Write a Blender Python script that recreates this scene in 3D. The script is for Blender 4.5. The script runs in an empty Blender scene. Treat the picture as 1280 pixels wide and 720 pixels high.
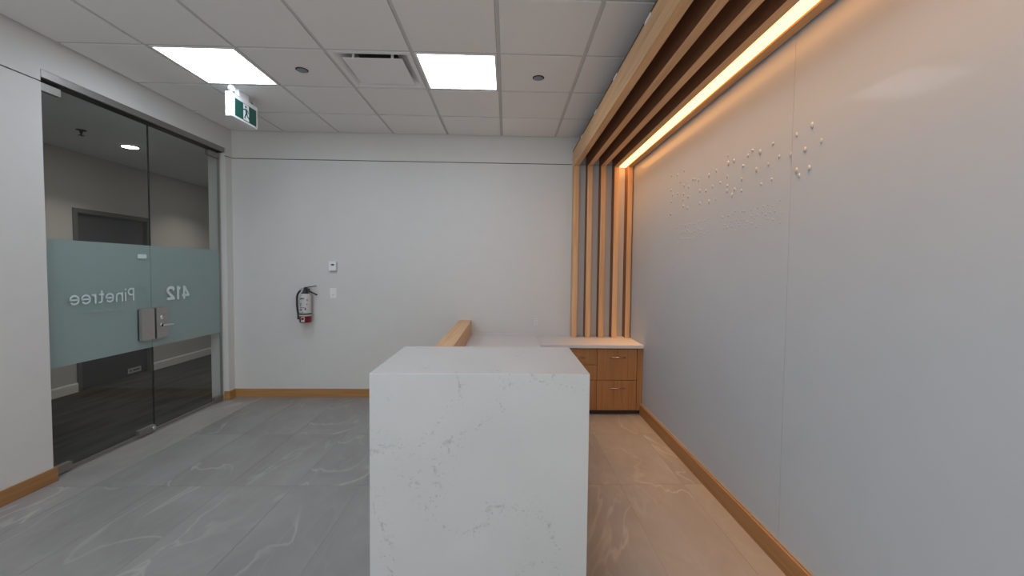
import bpy, bmesh, math, random
from mathutils import Matrix, Vector
random.seed(7)
SC = bpy.context.scene
COL = SC.collection

# ------------------------------------------------------------------ camera
cam = bpy.data.cameras.new('camera')
cam.sensor_width = 36.0
cam.lens = 14.5643
cam.shift_x = -0.006868
cam.shift_y = -0.002013
cam.clip_start = 0.02
co = bpy.data.objects.new('camera', cam)
COL.objects.link(co)
_R = (0.99952774, -0.02866379, 0.01107603)
_U = (-0.0099511, 0.03909495, 0.99918595)
_F = (0.02907348, 0.99882429, -0.03879125)
co.matrix_world = Matrix(((_R[0], _U[0], -_F[0], 0.0), (_R[1], _U[1], -_F[1], 0.0),
                          (_R[2], _U[2], -_F[2], 1.4927), (0, 0, 0, 1)))
SC.camera = co

# ------------------------------------------------------------------ world, exposure
w = bpy.data.worlds.new('world')
w.use_nodes = True
w.node_tree.nodes['Background'].inputs[0].default_value = (0.9, 0.95, 1.0, 1)
w.node_tree.nodes['Background'].inputs[1].default_value = 0.5
SC.world = w
SC.view_settings.view_transform = 'Standard'
SC.view_settings.look = 'None'
SC.view_settings.exposure = 0.40
SC.view_settings.gamma = 1.0
SC.view_settings.use_curve_mapping = False
PANEL_STRENGTH = 9.0          # ceiling light diffusers
LED_STRENGTH = 4.8            # warm strip in the slatted canopy
LED_WATTS = 12.0              # extra lamp added under that strip, narrowed downwards onto the floor
LED_LAMP_COLOR = (1.0, 0.46, 0.13)
DOWNLIGHT_STRENGTH = 22.0     # corridor downlights
PANEL_COLOR = (0.86, 0.95, 1.06)
LED_COLOR = (1.0, 0.43, 0.12)

# unseen cool fill light added behind the camera, shining through an opening
wl = bpy.data.lights.new('rear_fill_light', 'AREA')
wl.shape = 'RECTANGLE'
wl.size, wl.size_y = 3.8, 2.2
wl.energy = 38.0
wl.color = (0.92, 0.97, 1.0)
wo = bpy.data.objects.new('rear_fill_light', wl)
wo.location = (-0.8, -2.72, 1.6)
wo.rotation_euler = (math.radians(-90), 0, math.radians(180))
COL.objects.link(wo)

# ------------------------------------------------------------------ dimensions (metres)
CE = 3.0154        # ceiling
YB = 4.791         # back wall
XL = -3.103        # left wall
XR = 1.416         # face of the glass panels on the right wall
YF = -2.6          # wall behind the camera
T = 0.6096         # ceiling module
GX0, GY0 = -0.0765, 4.2106
XG = -3.163        # glass doors, room face
XH = -5.04         # far corridor wall
HC = 2.813         # corridor ceiling

# ------------------------------------------------------------------ mesh helpers
def new_bm(): return bmesh.new()

def add_box(bm, x0, x1, y0, y1, z0, z1, bevel=0.0, mi=0):
    r = bmesh.ops.create_cube(bm, size=1.0)
    vs = r['verts']
    for v in vs:
        v.co.x = x0 if v.co.x < 0 else x1
        v.co.y = y0 if v.co.y < 0 else y1
        v.co.z = z0 if v.co.z < 0 else z1
    fs = set(f for v in vs for f in v.link_faces)
    for f in fs: f.material_index = mi
    if bevel > 0:
        es = list(set(e for v in vs for e in v.link_edges))
        bmesh.ops.bevel(bm, geom=es, offset=bevel, segments=2, affect='EDGES', profile=0.6)
    return bm

def box(x0, x1, y0, y1, z0, z1, bevel=0.0):
    return add_box(new_bm(), x0, x1, y0, y1, z0, z1, bevel)

def add_cyl(bm, p0, p1, r0, r1=None, seg=20, mi=0):
    r1 = r0 if r1 is None else r1
    p0, p1 = Vector(p0), Vector(p1)
    d = p1 - p0
    q = d.to_track_quat('Z', 'Y').to_matrix().to_4x4()
    m = Matrix.Translation((p0 + p1) / 2) @ q
    res = bmesh.ops.create_cone(bm, cap_ends=True, segments=seg, radius1=r0, radius2=r1, depth=d.length, matrix=m)
    for f in set(f for v in res['verts'] for f in v.link_faces):
        f.material_index = mi
        if len(f.verts) == 4: f.smooth = True
    return bm

def add_lathe(bm, cx, cy, prof, seg=32, a0=0.0, a1=2 * math.pi):
    full = abs(a1 - a0 - 2 * math.pi) < 1e-6
    n = seg if full else seg + 1
    rings = []
    for r, z in prof:
        ring = []
        for i in range(n):
            a = a0 + (a1 - a0) * i / seg
            ring.append(bm.verts.new((cx + r * math.cos(a), cy + r * math.sin(a), z)))
        rings.append(ring)
    for k in range(len(rings) - 1):
        for i in range(seg):
            j = (i + 1) % n
            f = bm.faces.new((rings[k][i], rings[k][j], rings[k + 1][j], rings[k + 1][i]))
            f.smooth = True
    if full:
        bm.faces.new(list(reversed(rings[0])))
        bm.faces.new(rings[-1])
    return bm

def add_tube(bm, pts, r, seg=10):
    pts = [Vector(p) for p in pts]
    rings = []
    for i, p in enumerate(pts):
        d = (pts[min(i + 1, len(pts) - 1)] - pts[max(i - 1, 0)]).normalized()
        q = d.to_track_quat('Z', 'Y')
        rings.append([bm.verts.new(p + q @ Vector((r * math.cos(2 * math.pi * k / seg), r * math.sin(2 * math.pi * k / seg), 0))) for k in range(seg)])
    for a, b in zip(rings, rings[1:]):
        for k in range(seg):
            f = bm.faces.new((a[k], a[(k + 1) % seg], b[(k + 1) % seg], b[k]))
            f.smooth = True
    bm.faces.new(list(reversed(rings[0])))
    bm.faces.new(rings[-1])
    return bm

def smooth_path(pts, n=6):
    out = []
    P = [Vector(p) for p in pts]
    for i in range(len(P) - 1):
        p0, p1, p2, p3 = P[max(i - 1, 0)], P[i], P[i + 1], P[min(i + 2, len(P) - 1)]
        for k in range(n):
            t = k / n
            out.append(0.5 * ((2 * p1) + (-p0 + p2) * t + (2 * p0 - 5 * p1 + 4 * p2 - p3) * t * t + (-p0 + 3 * p1 - 3 * p2 + p3) * t ** 3))
    out.append(P[-1])
    return out

def add_ribbon(bm, pts, width, to3d, caps=True):
    """flat stroke lettering: polyline in 2-D, mapped to the wall by to3d"""
    n = len(pts)
    L, Rr = [], []
    for i, (x, y) in enumerate(pts):
        xa, ya = pts[max(i - 1, 0)]
        xb, yb = pts[min(i + 1, n - 1)]
        dx, dy = xb - xa, yb - ya
        l = math.hypot(dx, dy) or 1.0
        nx, ny = -dy / l * width / 2, dx / l * width / 2
        L.append(bm.verts.new(to3d(x + nx, y + ny)))
        Rr.append(bm.verts.new(to3d(x - nx, y - ny)))
    for i in range(n - 1):
        bm.faces.new((L[i], L[i + 1], Rr[i + 1], Rr[i]))

def add_poly(bm, pts, to3d):
    bm.faces.new([bm.verts.new(to3d(x, y)) for x, y in pts])

def arc(cx, cy, rx, ry, a0, a1, n=14):
    return [(cx + rx * math.cos(math.radians(a0 + (a1 - a0) * i / n)), cy + ry * math.sin(math.radians(a0 + (a1 - a0) * i / n))) for i in range(n + 1)]

# ------------------------------------------------------------------ object helpers
def root_loc(o):
    v = Vector((0, 0, 0))
    while o is not None:
        v = v + o.location
        o = o.parent
    return v

def obj(name, bm, mat, parent=None, loc=None):
    """one mesh object; bm is in world coordinates"""
    me = bpy.data.meshes.new(name)
    bmesh.ops.recalc_face_normals(bm, faces=bm.faces[:])
    o = bpy.data.objects.new(name, me)
    if parent is not None:
        o.parent = parent
        base = root_loc(parent)
    else:
        base = Vector((0, 0, 0))
    if loc is not None:
        o.location = Vector(loc) - base
        base = Vector(loc)
    bmesh.ops.translate(bm, vec=-base, verts=bm.verts[:])
    bm.to_mesh(me)
    bm.free()
    for m in (mat if isinstance(mat, (list, tuple)) else [mat]):
        me.materials.append(m)
    COL.objects.link(o)
    return o

def tag(o, label, cat=None, group=None, kind=None):
    o['label'] = label
    if cat: o['category'] = cat
    if group: o['group'] = group
    if kind: o['kind'] = kind
    return o

def thing(name, label, cat, loc, group=None, kind=None):
    o = bpy.data.objects.new(name, None)
    o.empty_display_size = 0.1
    o.location = loc
    COL.objects.link(o)
    return tag(o, label, cat, group, kind)

def inst(name, me, loc_world, parent):
    o = bpy.data.objects.new(name, me)
    o.parent = parent
    o.location = Vector(loc_world) - root_loc(parent)
    COL.objects.link(o)
    return o

# ------------------------------------------------------------------ materials
def mat_base(name):
    m = bpy.data.materials.new(name)
    m.use_nodes = True
    nt = m.node_tree
    return m, nt, nt.nodes['Principled BSDF'], nt.nodes, nt.links

def ramp(nodes, stops):
    r = nodes.new('ShaderNodeValToRGB')
    els = r.color_ramp.elements
    els[0].position, els[0].color = stops[0][0], (*stops[0][1], 1)
    els[1].position, els[1].color = stops[-1][0], (*stops[-1][1], 1)
    for p, c in stops[1:-1]:
        e = els.new(p)
        e.color = (*c, 1)
    return r

def noise(nodes, links, vec, scale, detail=3, rough=0.5, dist=0.0):
    n = nodes.new('ShaderNodeTexNoise')
    n.inputs['Scale'].default_value = scale
    n.inputs['Detail'].default_value = detail
    n.inputs['Roughness'].default_value = rough
    n.inputs['Distortion'].default_value = dist
    links.new(vec, n.inputs['Vector'])
    return n.outputs['Fac']

def coords(nodes, links, scale=(1, 1, 1), rot=(0, 0, 0), rand=True):
    tc = nodes.new('ShaderNodeTexCoord')
    mp = nodes.new('ShaderNodeMapping')
    mp.inputs['Scale'].default_value = scale
    mp.inputs['Rotation'].default_value = rot
    if rand:
        oi = nodes.new('ShaderNodeObjectInfo')
        mu = nodes.new('ShaderNodeMath'); mu.operation = 'MULTIPLY'
        mu.inputs[1].default_value = 37.0
        links.new(oi.outputs['Random'], mu.inputs[0])
        ad = nodes.new('ShaderNodeVectorMath'); ad.operation = 'ADD'
        links.new(tc.outputs['Object'], ad.inputs[0])
        links.new(mu.outputs[0], ad.inputs[1])
        links.new(ad.outputs[0], mp.inputs['Vector'])
    else:
        links.new(tc.outputs['Object'], mp.inputs['Vector'])
    return mp.outputs['Vector']

def flat(name, color, rough=0.6, metal=0.0, spec=0.5, grain=0.0, gscale=60.0, bump=0.0):
    m, nt, b, nodes, links = mat_base(name)
    b.inputs['Roughness'].default_value = rough
    b.inputs['Metallic'].default_value = metal
    b.inputs['Specular IOR Level'].default_value = spec
    v = coords(nodes, links, rand=False)
    f = noise(nodes, links, v, gscale, 4)
    lo = tuple(c * (1 - grain) for c in color)
    hi = tuple(min(1, c * (1 + grain)) for c in color)
    r = ramp(nodes, [(0.3, lo), (0.7, hi)])
    links.new(f, r.inputs[0])
    links.new(r.outputs[0], b.inputs['Base Color'])
    if bump > 0:
        bp = nodes.new('ShaderNodeBump')
        bp.inputs['Strength'].default_value = bump
        bp.inputs['Distance'].default_value = 0.002
        links.new(f, bp.inputs['Height'])
        links.new(bp.outputs[0], b.inputs['Normal'])
    return m

def wood(name, axis, tint=(1, 1, 1), rough=0.45):
    m, nt, b, nodes, links = mat_base(name)
    b.inputs['Roughness'].default_value = rough
    b.inputs['Specular IOR Level'].default_value = 0.35
    sc = [55.0, 55.0, 55.0]
    sc['xyz'.index(axis)] = 1.6
    v = coords(nodes, links, scale=sc)
    g = noise(nodes, links, v, 1.0, 5, 0.6, 0.3)
    sc2 = [9.0, 9.0, 9.0]
    sc2['xyz'.index(axis)] = 0.5
    v2 = coords(nodes, links, scale=sc2)
    g2 = noise(nodes, links, v2, 1.0, 2)
    mx = nodes.new('ShaderNodeMath'); mx.operation = 'MULTIPLY_ADD'
    mx.inputs[1].default_value = 0.55
    links.new(g, mx.inputs[0])
    m2 = nodes.new('ShaderNodeMath'); m2.operation = 'MULTIPLY'
    m2.inputs[1].default_value = 0.45
    links.new(g2, m2.inputs[0])
    links.new(m2.outputs[0], mx.inputs[2])
    t = lambda c: tuple(a * k for a, k in zip(c, tint))
    r = ramp(nodes, [(0.30, t((0.47, 0.265, 0.125))), (0.5, t((0.67, 0.405, 0.205))), (0.70, t((0.77, 0.50, 0.27)))])
    links.new(mx.outputs[0], r.inputs[0])
    links.new(r.outputs[0], b.inputs['Base Color'])
    bp = nodes.new('ShaderNodeBump')
    bp.inputs['Strength'].default_value = 0.12
    bp.inputs['Distance'].default_value = 0.001
    links.new(g, bp.inputs['Height'])
    links.new(bp.outputs[0], b.inputs['Normal'])
    return m

def emit(name, color, strength):
    m = bpy.data.materials.new(name)
    m.use_nodes = True
    nt = m.node_tree
    nt.nodes.clear()
    e = nt.nodes.new('ShaderNodeEmission')
    e.inputs[0].default_value = (*color, 1)
    e.inputs[1].default_value = strength
    o = nt.nodes.new('ShaderNodeOutputMaterial')
    nt.links.new(e.outputs[0], o.inputs[0])
    return m

def vein_line(nodes, links, vec, scale, detail, dist, width, soft):
    """thin lines where a noise field crosses its middle value -> 0..1"""
    f = noise(nodes, links, vec, scale, detail, 0.5, dist)
    s = nodes.new('ShaderNodeMath'); s.operation = 'SUBTRACT'
    s.inputs[1].default_value = 0.5
    links.new(f, s.inputs[0])
    a = nodes.new('ShaderNodeMath'); a.operation = 'ABSOLUTE'
    links.new(s.outputs[0], a.inputs[0])
    mr = nodes.new('ShaderNodeMapRange')
    mr.inputs['From Min'].default_value = width
    mr.inputs['From Max'].default_value = width + soft
    mr.inputs['To Min'].default_value = 1.0
    mr.inputs['To Max'].default_value = 0.0
    links.new(a.outputs[0], mr.inputs['Value'])
    return mr.outputs['Result']

def mul(nodes, links, a, b):
    m = nodes.new('ShaderNodeMath'); m.operation = 'MULTIPLY'
    links.new(a, m.inputs[0])
    if isinstance(b, (int, float)): m.inputs[1].default_value = b
    else: links.new(b, m.inputs[1])
    return m.outputs[0]

def mixc(nodes, links, fac, a, b):
    m = nodes.new('ShaderNodeMix'); m.data_type = 'RGBA'
    if isinstance(fac, (int, float)): m.inputs['Factor'].default_value = fac
    else: links.new(fac, m.inputs['Factor'])
    for i, c in ((6, a), (7, b)):
        if isinstance(c, tuple): m.inputs[i].default_value = (*c, 1)
        else: links.new(c, m.inputs[i])
    return m.outputs[2]

def stone_tile(name):
    m, nt, b, nodes, links = mat_base(name)
    b.inputs['Roughness'].default_value = 0.38
    b.inputs['Specular IOR Level'].default_value = 0.35
    v = coords(nodes, links, scale=(1.0, 0.62, 1.0), rot=(0, 0, 0.42))
    cloud = noise(nodes, links, v, 2.2, 5, 0.55, 0.6)
    fine = noise(nodes, links, v, 26.0, 4, 0.6)
    r = ramp(nodes, [(0.30, (0.245, 0.240, 0.232)), (0.55, (0.290, 0.285, 0.275)), (0.75, (0.330, 0.325, 0.315))])
    links.new(cloud, r.inputs[0])
    c1 = mixc(nodes, links, mul(nodes, links, fine, 0.14), r.outputs[0], (0.20, 0.198, 0.192))
    v2 = coords(nodes, links, scale=(1.25, 0.45, 1.0), rot=(0, 0, 0.5))
    l1 = vein_line(nodes, links, v2, 1.35, 4, 0.9, 0.0015, 0.011)
    msk = noise(nodes, links, v, 1.5, 2)
    mk = nodes.new('ShaderNodeMapRange')
    mk.inputs['From Min'].default_value = 0.42
    mk.inputs['From Max'].default_value = 0.62
    links.new(msk, mk.inputs['Value'])
    c2 = mixc(nodes, links, mul(nodes, links, l1, mul(nodes, links, mk.outputs[0], 0.62)), c1, (0.47, 0.46, 0.445))
    l2 = vein_line(nodes, links, v2, 2.6, 3, 1.6, 0.0, 0.06)
    c3 = mixc(nodes, links, mul(nodes, links, l2, 0.16), c2, (0.37, 0.365, 0.355))
    links.new(c3, b.inputs['Base Color'])
    return m

def quartz(name):
    m, nt, b, nodes, links = mat_base(name)
    b.inputs['Roughness'].default_value = 0.3
    b.inputs['Specular IOR Level'].default_value = 0.4
    v = coords(nodes, links, scale=(1, 1, 1), rot=(0.3, 0.5, 0.2), rand=False)
    cloud = noise(nodes, links, v, 3.0, 4)
    r = ramp(nodes, [(0.3, (0.53, 0.54, 0.535)), (0.7, (0.56, 0.568, 0.563))])
    links.new(cloud, r.inputs[0])
    l1 = vein_line(nodes, links, v, 1.5, 7, 0.5, 0.0, 0.008)
    brk = noise(nodes, links, v, 20.0, 5, 0.7)
    mk = nodes.new('ShaderNodeMapRange')
    mk.inputs['From Min'].default_value = 0.5
    mk.inputs['From Max'].default_value = 0.62
    links.new(brk, mk.inputs['Value'])
    c = mixc(nodes, links, mul(nodes, links, mul(nodes, links, l1, mk.outputs[0]), 0.6), r.outputs[0], (0.25, 0.255, 0.25))
    l2 = vein_line(nodes, links, v, 1.5, 7, 0.5, 0.0, 0.05)
    sp = noise(nodes, links, v, 70.0, 3, 0.6)
    mk2 = nodes.new('ShaderNodeMapRange')
    mk2.inputs['From Min'].default_value = 0.6
    mk2.inputs['From Max'].default_value = 0.68
    links.new(sp, mk2.inputs['Value'])
    c = mixc(nodes, links, mul(nodes, links, mul(nodes, links, l2, mk2.outputs[0]), 0.55), c, (0.27, 0.275, 0.27))
    links.new(c, b.inputs['Base Color'])
    return m

def clear_glass(name, tint, refl=1.0):
    """thin pane: tinted see-through plus a Fresnel reflection"""
    m = bpy.data.materials.new(name)
    m.use_nodes = True
    nt = m.node_tree
    nt.nodes.clear()
    N, Lk = nt.nodes, nt.links
    t = N.new('ShaderNodeBsdfTransparent'); t.inputs[0].default_value = (*tint, 1)
    g = N.new('ShaderNodeBsdfGlossy'); g.inputs['Roughness'].default_value = 0.0
    g.inputs['Color'].default_value = (1, 1, 1, 1)
    fr = N.new('ShaderNodeFresnel'); fr.inputs['IOR'].default_value = 1.45
    mu = N.new('ShaderNodeMath'); mu.operation = 'MULTIPLY'; mu.inputs[1].default_value = refl
    ge = N.new('ShaderNodeNewGeometry')
    fb = N.new('ShaderNodeMath'); fb.operation = 'SUBTRACT'; fb.inputs[0].default_value = 1.0
    Lk.new(ge.outputs['Backfacing'], fb.inputs[1])
    fm = N.new('ShaderNodeMath'); fm.operation = 'MULTIPLY'
    Lk.new(fr.outputs[0], fm.inputs[0]); Lk.new(fb.outputs[0], fm.inputs[1])
    Lk.new(fm.outputs[0], mu.inputs[0])
    mx = N.new('ShaderNodeMixShader')
    Lk.new(mu.outputs[0], mx.inputs[0]); Lk.new(t.outputs[0], mx.inputs[1]); Lk.new(g.outputs[0], mx.inputs[2])
    o = N.new('ShaderNodeOutputMaterial')
    Lk.new(mx.outputs[0], o.inputs[0])
    return m

def frosted(name, color, trans):
    m = bpy.data.materials.new(name)
    m.use_nodes = True
    nt = m.node_tree
    nt.nodes.clear()
    N, Lk = nt.nodes, nt.links
    d = N.new('ShaderNodeBsdfDiffuse'); d.inputs[0].default_value = (*color, 1)
    t = N.new('ShaderNodeBsdfTranslucent'); t.inputs[0].default_value = (*trans, 1)
    mx = N.new('ShaderNodeMixShader'); mx.inputs[0].default_value = 0.35
    Lk.new(d.outputs[0], mx.inputs[1]); Lk.new(t.outputs[0], mx.inputs[2])
    tr = N.new('ShaderNodeBsdfTransparent'); tr.inputs[0].default_value = (0.8, 0.85, 0.85, 1)
    mx2 = N.new('ShaderNodeMixShader'); mx2.inputs[0].default_value = 0.07
    Lk.new(mx.outputs[0], mx2.inputs[1]); Lk.new(tr.outputs[0], mx2.inputs[2])
    o = N.new('ShaderNodeOutputMaterial')
    Lk.new(mx2.outputs[0], o.inputs[0])
    return m

def carpet(name):
    m, nt, b, nodes, links = mat_base(name)
    b.inputs['Roughness'].default_value = 0.95
    b.inputs['Specular IOR Level'].default_value = 0.1
    v = coords(nodes, links, scale=(9, 1.4, 1), rot=(0, 0, 0.15), rand=False)
    f = noise(nodes, links, v, 1.0, 5, 0.6)
    r = ramp(nodes, [(0.35, (0.036, 0.036, 0.035)), (0.65, (0.074, 0.073, 0.071))])
    links.new(f, r.inputs[0])
    links.new(r.outputs[0], b.inputs['Base Color'])
    return m

M = {}
M['wall'] = flat('wall_paint', (0.64, 0.635, 0.62), 0.55, grain=0.01, gscale=8, spec=0.3)
M['glass_white'] = None
M['tile'] = flat('ceiling_tile_white', (0.82, 0.81, 0.79), 0.9, grain=0.03, gscale=180, bump=0.15)
M['grid'] = flat('ceiling_grid_white', (0.62, 0.61, 0.59), 0.6, grain=0.01)
M['plenum'] = flat('plenum_dark', (0.08, 0.08, 0.08), 0.9)
M['panel'] = emit('light_diffuser', PANEL_COLOR, PANEL_STRENGTH)
M['led'] = emit('warm_led_diffuser', LED_COLOR, LED_STRENGTH)
M['down'] = emit('downlight_lens', (1.0, 0.90, 0.79), DOWNLIGHT_STRENGTH)
M['white_metal'] = flat('white_enamel', (0.80, 0.80, 0.79), 0.4, grain=0.01)
M['white_plastic'] = flat('white_plastic', (0.80, 0.81, 0.83), 0.35, grain=0.01)
M['dark'] = flat('dark_shadow_gap', (0.03, 0.03, 0.03), 0.8)
M['black'] = flat('black_plastic', (0.015, 0.015, 0.016), 0.4)
M['steel'] = flat('brushed_steel', (0.46, 0.44, 0.42), 0.38, 0.85, grain=0.08, gscale=120)
M['steel_dark'] = flat('bronze_steel', (0.30, 0.285, 0.27), 0.42, 0.75, grain=0.08, gscale=120)
M['chrome'] = flat('chrome', (0.72, 0.72, 0.72), 0.15, 1.0)
M['nickel'] = flat('satin_nickel', (0.45, 0.37, 0.29), 0.3, 0.9)
M['woodx'] = wood('oak_grain_x', 'x')
M['woody'] = wood('oak_grain_y', 'y')
M['woodz'] = wood('oak_grain_z', 'z')
M['cabz'] = wood('oak_cabinet_grain', 'z', (0.60, 0.46, 0.33))
M['base_x'] = wood('oak_baseboard_x', 'x', (0.62, 0.53, 0.38))
M['base_y'] = wood('oak_baseboard_y', 'y', (0.54, 0.46, 0.35))
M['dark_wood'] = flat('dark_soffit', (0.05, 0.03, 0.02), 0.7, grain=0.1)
M['stone'] = stone_tile('grey_porcelain')
M['grout'] = flat('grout', (0.25, 0.246, 0.238), 0.9)
M['quartz'] = quartz('white_quartz')
M['glass'] = clear_glass('door_glass', (0.90, 0.925, 0.92), 0.9)
M['frost'] = frosted('frosted_film', (0.58, 0.68, 0.68), (0.6, 0.7, 0.7))
M['letter'] = flat('white_vinyl', (0.62, 0.74, 0.76), 0.6)
M['letter_dim'] = flat('faint_vinyl', (0.31, 0.36, 0.36), 0.6)
M['hall_wall'] = flat('corridor_paint', (0.53, 0.515, 0.50), 0.7, grain=0.01)
M['hall_ceiling'] = flat('corridor_ceiling_paint', (0.84, 0.87, 0.89), 0.8)
M['hall_base'] = flat('corridor_baseboard', (0.75, 0.745, 0.73), 0.6)
M['charcoal'] = flat('charcoal_door', (0.075, 0.078, 0.082), 0.5, grain=0.04)
M['charcoal_frame'] = flat('charcoal_frame', (0.13, 0.13, 0.128), 0.5)
M['grey_plate'] = flat('grey_plate', (0.42, 0.42, 0.42), 0.4)
M['carpet'] = carpet('charcoal_carpet')
M['red'] = flat('red_enamel', (0.17, 0.008, 0.011), 0.3)
M['label'] = flat('pale_label', (0.52, 0.52, 0.50), 0.5)
M['green'] = flat('exit_green', (0.006, 0.085, 0.065), 0.35)
M['exit_white'] = flat('exit_white', (0.85, 0.88, 0.92), 0.35)
M['lamp_grey'] = flat('lamp_grey', (0.36, 0.36, 0.37), 0.3)
M['lcd'] = flat('lcd_dark', (0.05, 0.06, 0.10), 0.3)
M['cap_grey'] = flat('sprinkler_grey', (0.25, 0.26, 0.28), 0.4, 0.5)
M['laminate'] = flat('white_laminate', (0.66, 0.645, 0.64), 0.4, grain=0.01)
M['aluminium'] = flat('aluminium_ledge', (0.42, 0.40, 0.36), 0.45, 0.6)

def backpainted(name):
    m, nt, b, nodes, links = mat_base(name)
    v = coords(nodes, links, rand=False)
    f = noise(nodes, links, v, 3.0, 2)
    r = ramp(nodes, [(0.3, (0.465, 0.51, 0.545)), (0.7, (0.475, 0.52, 0.555))])
    links.new(f, r.inputs[0])
    links.new(r.outputs[0], b.inputs['Base Color'])
    b.inputs['Roughness'].default_value = 0.06
    b.inputs['Specular IOR Level'].default_value = 0.025
    return m
M['glass_white'] = backpainted('back_painted_glass')

# ================================================================== SETTING
# floor with porcelain tiles
fl = obj('floor', box(XL - 0.19, XR + 0.1, YF, YB + 0.1, -0.1, -0.0012), M['grout'])
tag(fl, 'floor of large grey porcelain tiles with pale veins', 'floor', kind='structure')
TX, TY, FX0, FY0, JG = 0.4485, 0.884, -2.782, 2.823, 0.0018
cache = {}
i0 = -1
for i in range(-1, 10):
    for j in range(-7, 3):
        x0, x1 = FX0 + i * TX, FX0 + (i + 1) * TX
        y0, y1 = FY0 + j * TY, FY0 + (j + 1) * TY
        x0, x1 = max(x0, XL - 0.10), min(x1, XR - 0.001)
        y0, y1 = max(y0, YF), min(y1, YB - 0.001)
        if x1 - x0 < 0.02 or y1 - y0 < 0.02: continue
        cx, cy = (x0 + x1) / 2, (y0 + y1) / 2
        key = (round(x1 - x0, 3), round(y1 - y0, 3))
        if key not in cache:
            hx, hy = (x1 - x0) / 2 - JG / 2, (y1 - y0) / 2 - JG / 2
            o = obj('floor_tile', box(cx - hx, cx + hx, cy - hy, cy + hy, -0.0095, 0.0), M['stone'], fl, loc=(cx, cy, 0))
            cache[key] = o.data
        else:
            inst('floor_tile', cache[key], (cx, cy, 0), fl)

# back wall with a shadow reveal
REV0, REV1 = 2.704, 2.712
bm = new_bm()
add_box(bm, XL - 0.19, XR + 0.1, YB, YB + 0.10, 0, REV0)
add_box(bm, XL - 0.19, XR + 0.1, YB, YB + 0.10, REV1, CE + 0.12)
tag(obj('wall_back', bm, M['wall']), 'white painted back wall behind the reception desk', 'wall', kind='structure')
tag(obj('trim_1', box(XL, 0.735, YB + 0.006, YB + 0.02, REV0 - .002, REV1 + .002), M['dark']),
    'dark shadow gap running along the back wall', 'trim', kind='structure')

# left wall: near length, header over the glass doors, stub by the back corner
OP0, OP1, OPZ = 2.887, 4.690, 2.79
XLo = XL - 0.19
bm = new_bm()
add_box(bm, XLo, XL, YF, OP0, 0, REV0)
add_box(bm, XLo, XL, YF, OP0, REV1, CE + 0.12)
add_box(bm, XLo, XL - 0.015, YF, OP0 - 0.002, REV0, REV1)
add_box(bm, XLo, XL, OP0, OP1, OPZ, CE + 0.12)
add_box(bm, XLo, XL, OP1, YB, 0, REV0)
add_box(bm, XLo, XL, OP1, YB, REV1, CE + 0.12)
add_box(bm, XLo, XL - 0.015, OP1 + 0.002, YB, REV0, REV1)
tag(obj('wall_left', bm, M['wall']), 'white painted left wall around the glass doors', 'wall', kind='structure')
tag(obj('trim_2', box(XL - 0.014, XL - 0.006, YF, OP0 - 0.004, REV0 - .002, REV1 + .002), M['dark']),
    'dark shadow gap along the near left wall', 'trim', kind='structure')
tag(obj('trim_3', box(XL - 0.014, XL - 0.006, OP1 + 0.004, YB, REV0 - .002, REV1 + .002), M['dark']),
    'short dark shadow gap in the corner beside the glass doors', 'trim', kind='structure')

# wall behind the camera
bm = new_bm()
add_box(bm, XLo, -2.7, YF - 0.1, YF, 0, CE + 0.12)
add_box(bm, 1.1, XR + 0.1, YF - 0.1, YF, 0, CE + 0.12)
add_box(bm, -2.7, 1.1, YF - 0.1, YF, 0, 0.5)
add_box(bm, -2.7, 1.1, YF - 0.1, YF, 2.7, CE + 0.12)  # opening left between these boxes for the added fill light
tag(obj('wall_front', bm, M['wall']), 'white wall behind the camera', 'wall', kind='structure')

# right wall with back-painted glass panels
PZ0, PZ1 = 0.118, 2.86
wr = obj('wall_right', box(XR + 0.008, XR + 0.1, YF, YB, 0, CE + 0.12), M['wall'])
tag(wr, 'right wall clad in glossy white glass panels', 'wall', kind='structure')
PE = [YB - 0.002, 2.054, 2.054 - 2.737, YF]
for a, b in zip(PE, PE[1:]):
    obj('glass_panel', box(XR, XR + 0.007, b + 0.0012, a - 0.0012, PZ0, PZ1, 0.0008), M['glass_white'], wr, loc=(XR, (a + b) / 2, 0))
obj('panel_joint_backing', box(XR + 0.0072, XR + 0.0079, YF, YB, PZ0, PZ1), M['aluminium'], wr)
# glue left behind by a removed sign
DOTS = [(3.581, 2.32), (3.458, 2.299), (3.325, 2.303), (3.401, 2.229), (3.323, 2.182), (3.234, 2.156), (3.583, 2.197), (3.549, 2.153), (3.448, 2.141), (3.325, 2.116), (3.245, 2.079), (3.336, 2.074), (3.576, 2.096), (3.327, 2.021), (3.25, 1.992), (3.585, 1.989), (3.161, 2.199), (3.119, 2.19), (3.066, 2.171), (3.042, 2.089), (2.948, 2.071), (3.037, 1.995), (2.9, 1.986), (2.809, 1.988), (2.911, 2.173), (2.805, 2.18), (2.853, 2.083), (2.748, 2.088), (2.662, 2.108), (2.659, 2.049), (2.662, 2.017), (2.571, 2.009), (2.599, 1.978), (2.495, 1.986), (2.494, 2.055), (2.661, 2.243), (2.654, 2.191), (2.586, 2.19), (2.483, 2.133), (2.347, 2.076), (2.241, 2.08), (2.3, 1.987), (2.206, 1.993), (2.149, 2.099), (2.063, 2.084), (2.017, 1.996), (1.995, 1.965), (1.919, 2.181), (2.024, 2.171), (1.859, 2.091), (2.205, 2.182), (1.961, 2.081), (2.393, 2.201), (2.317, 2.171), (2.437, 2.182), (1.928, 1.986)]
M['glue'] = flat('dried_glue', (0.48, 0.485, 0.48), 0.25, spec=0.6)

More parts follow.
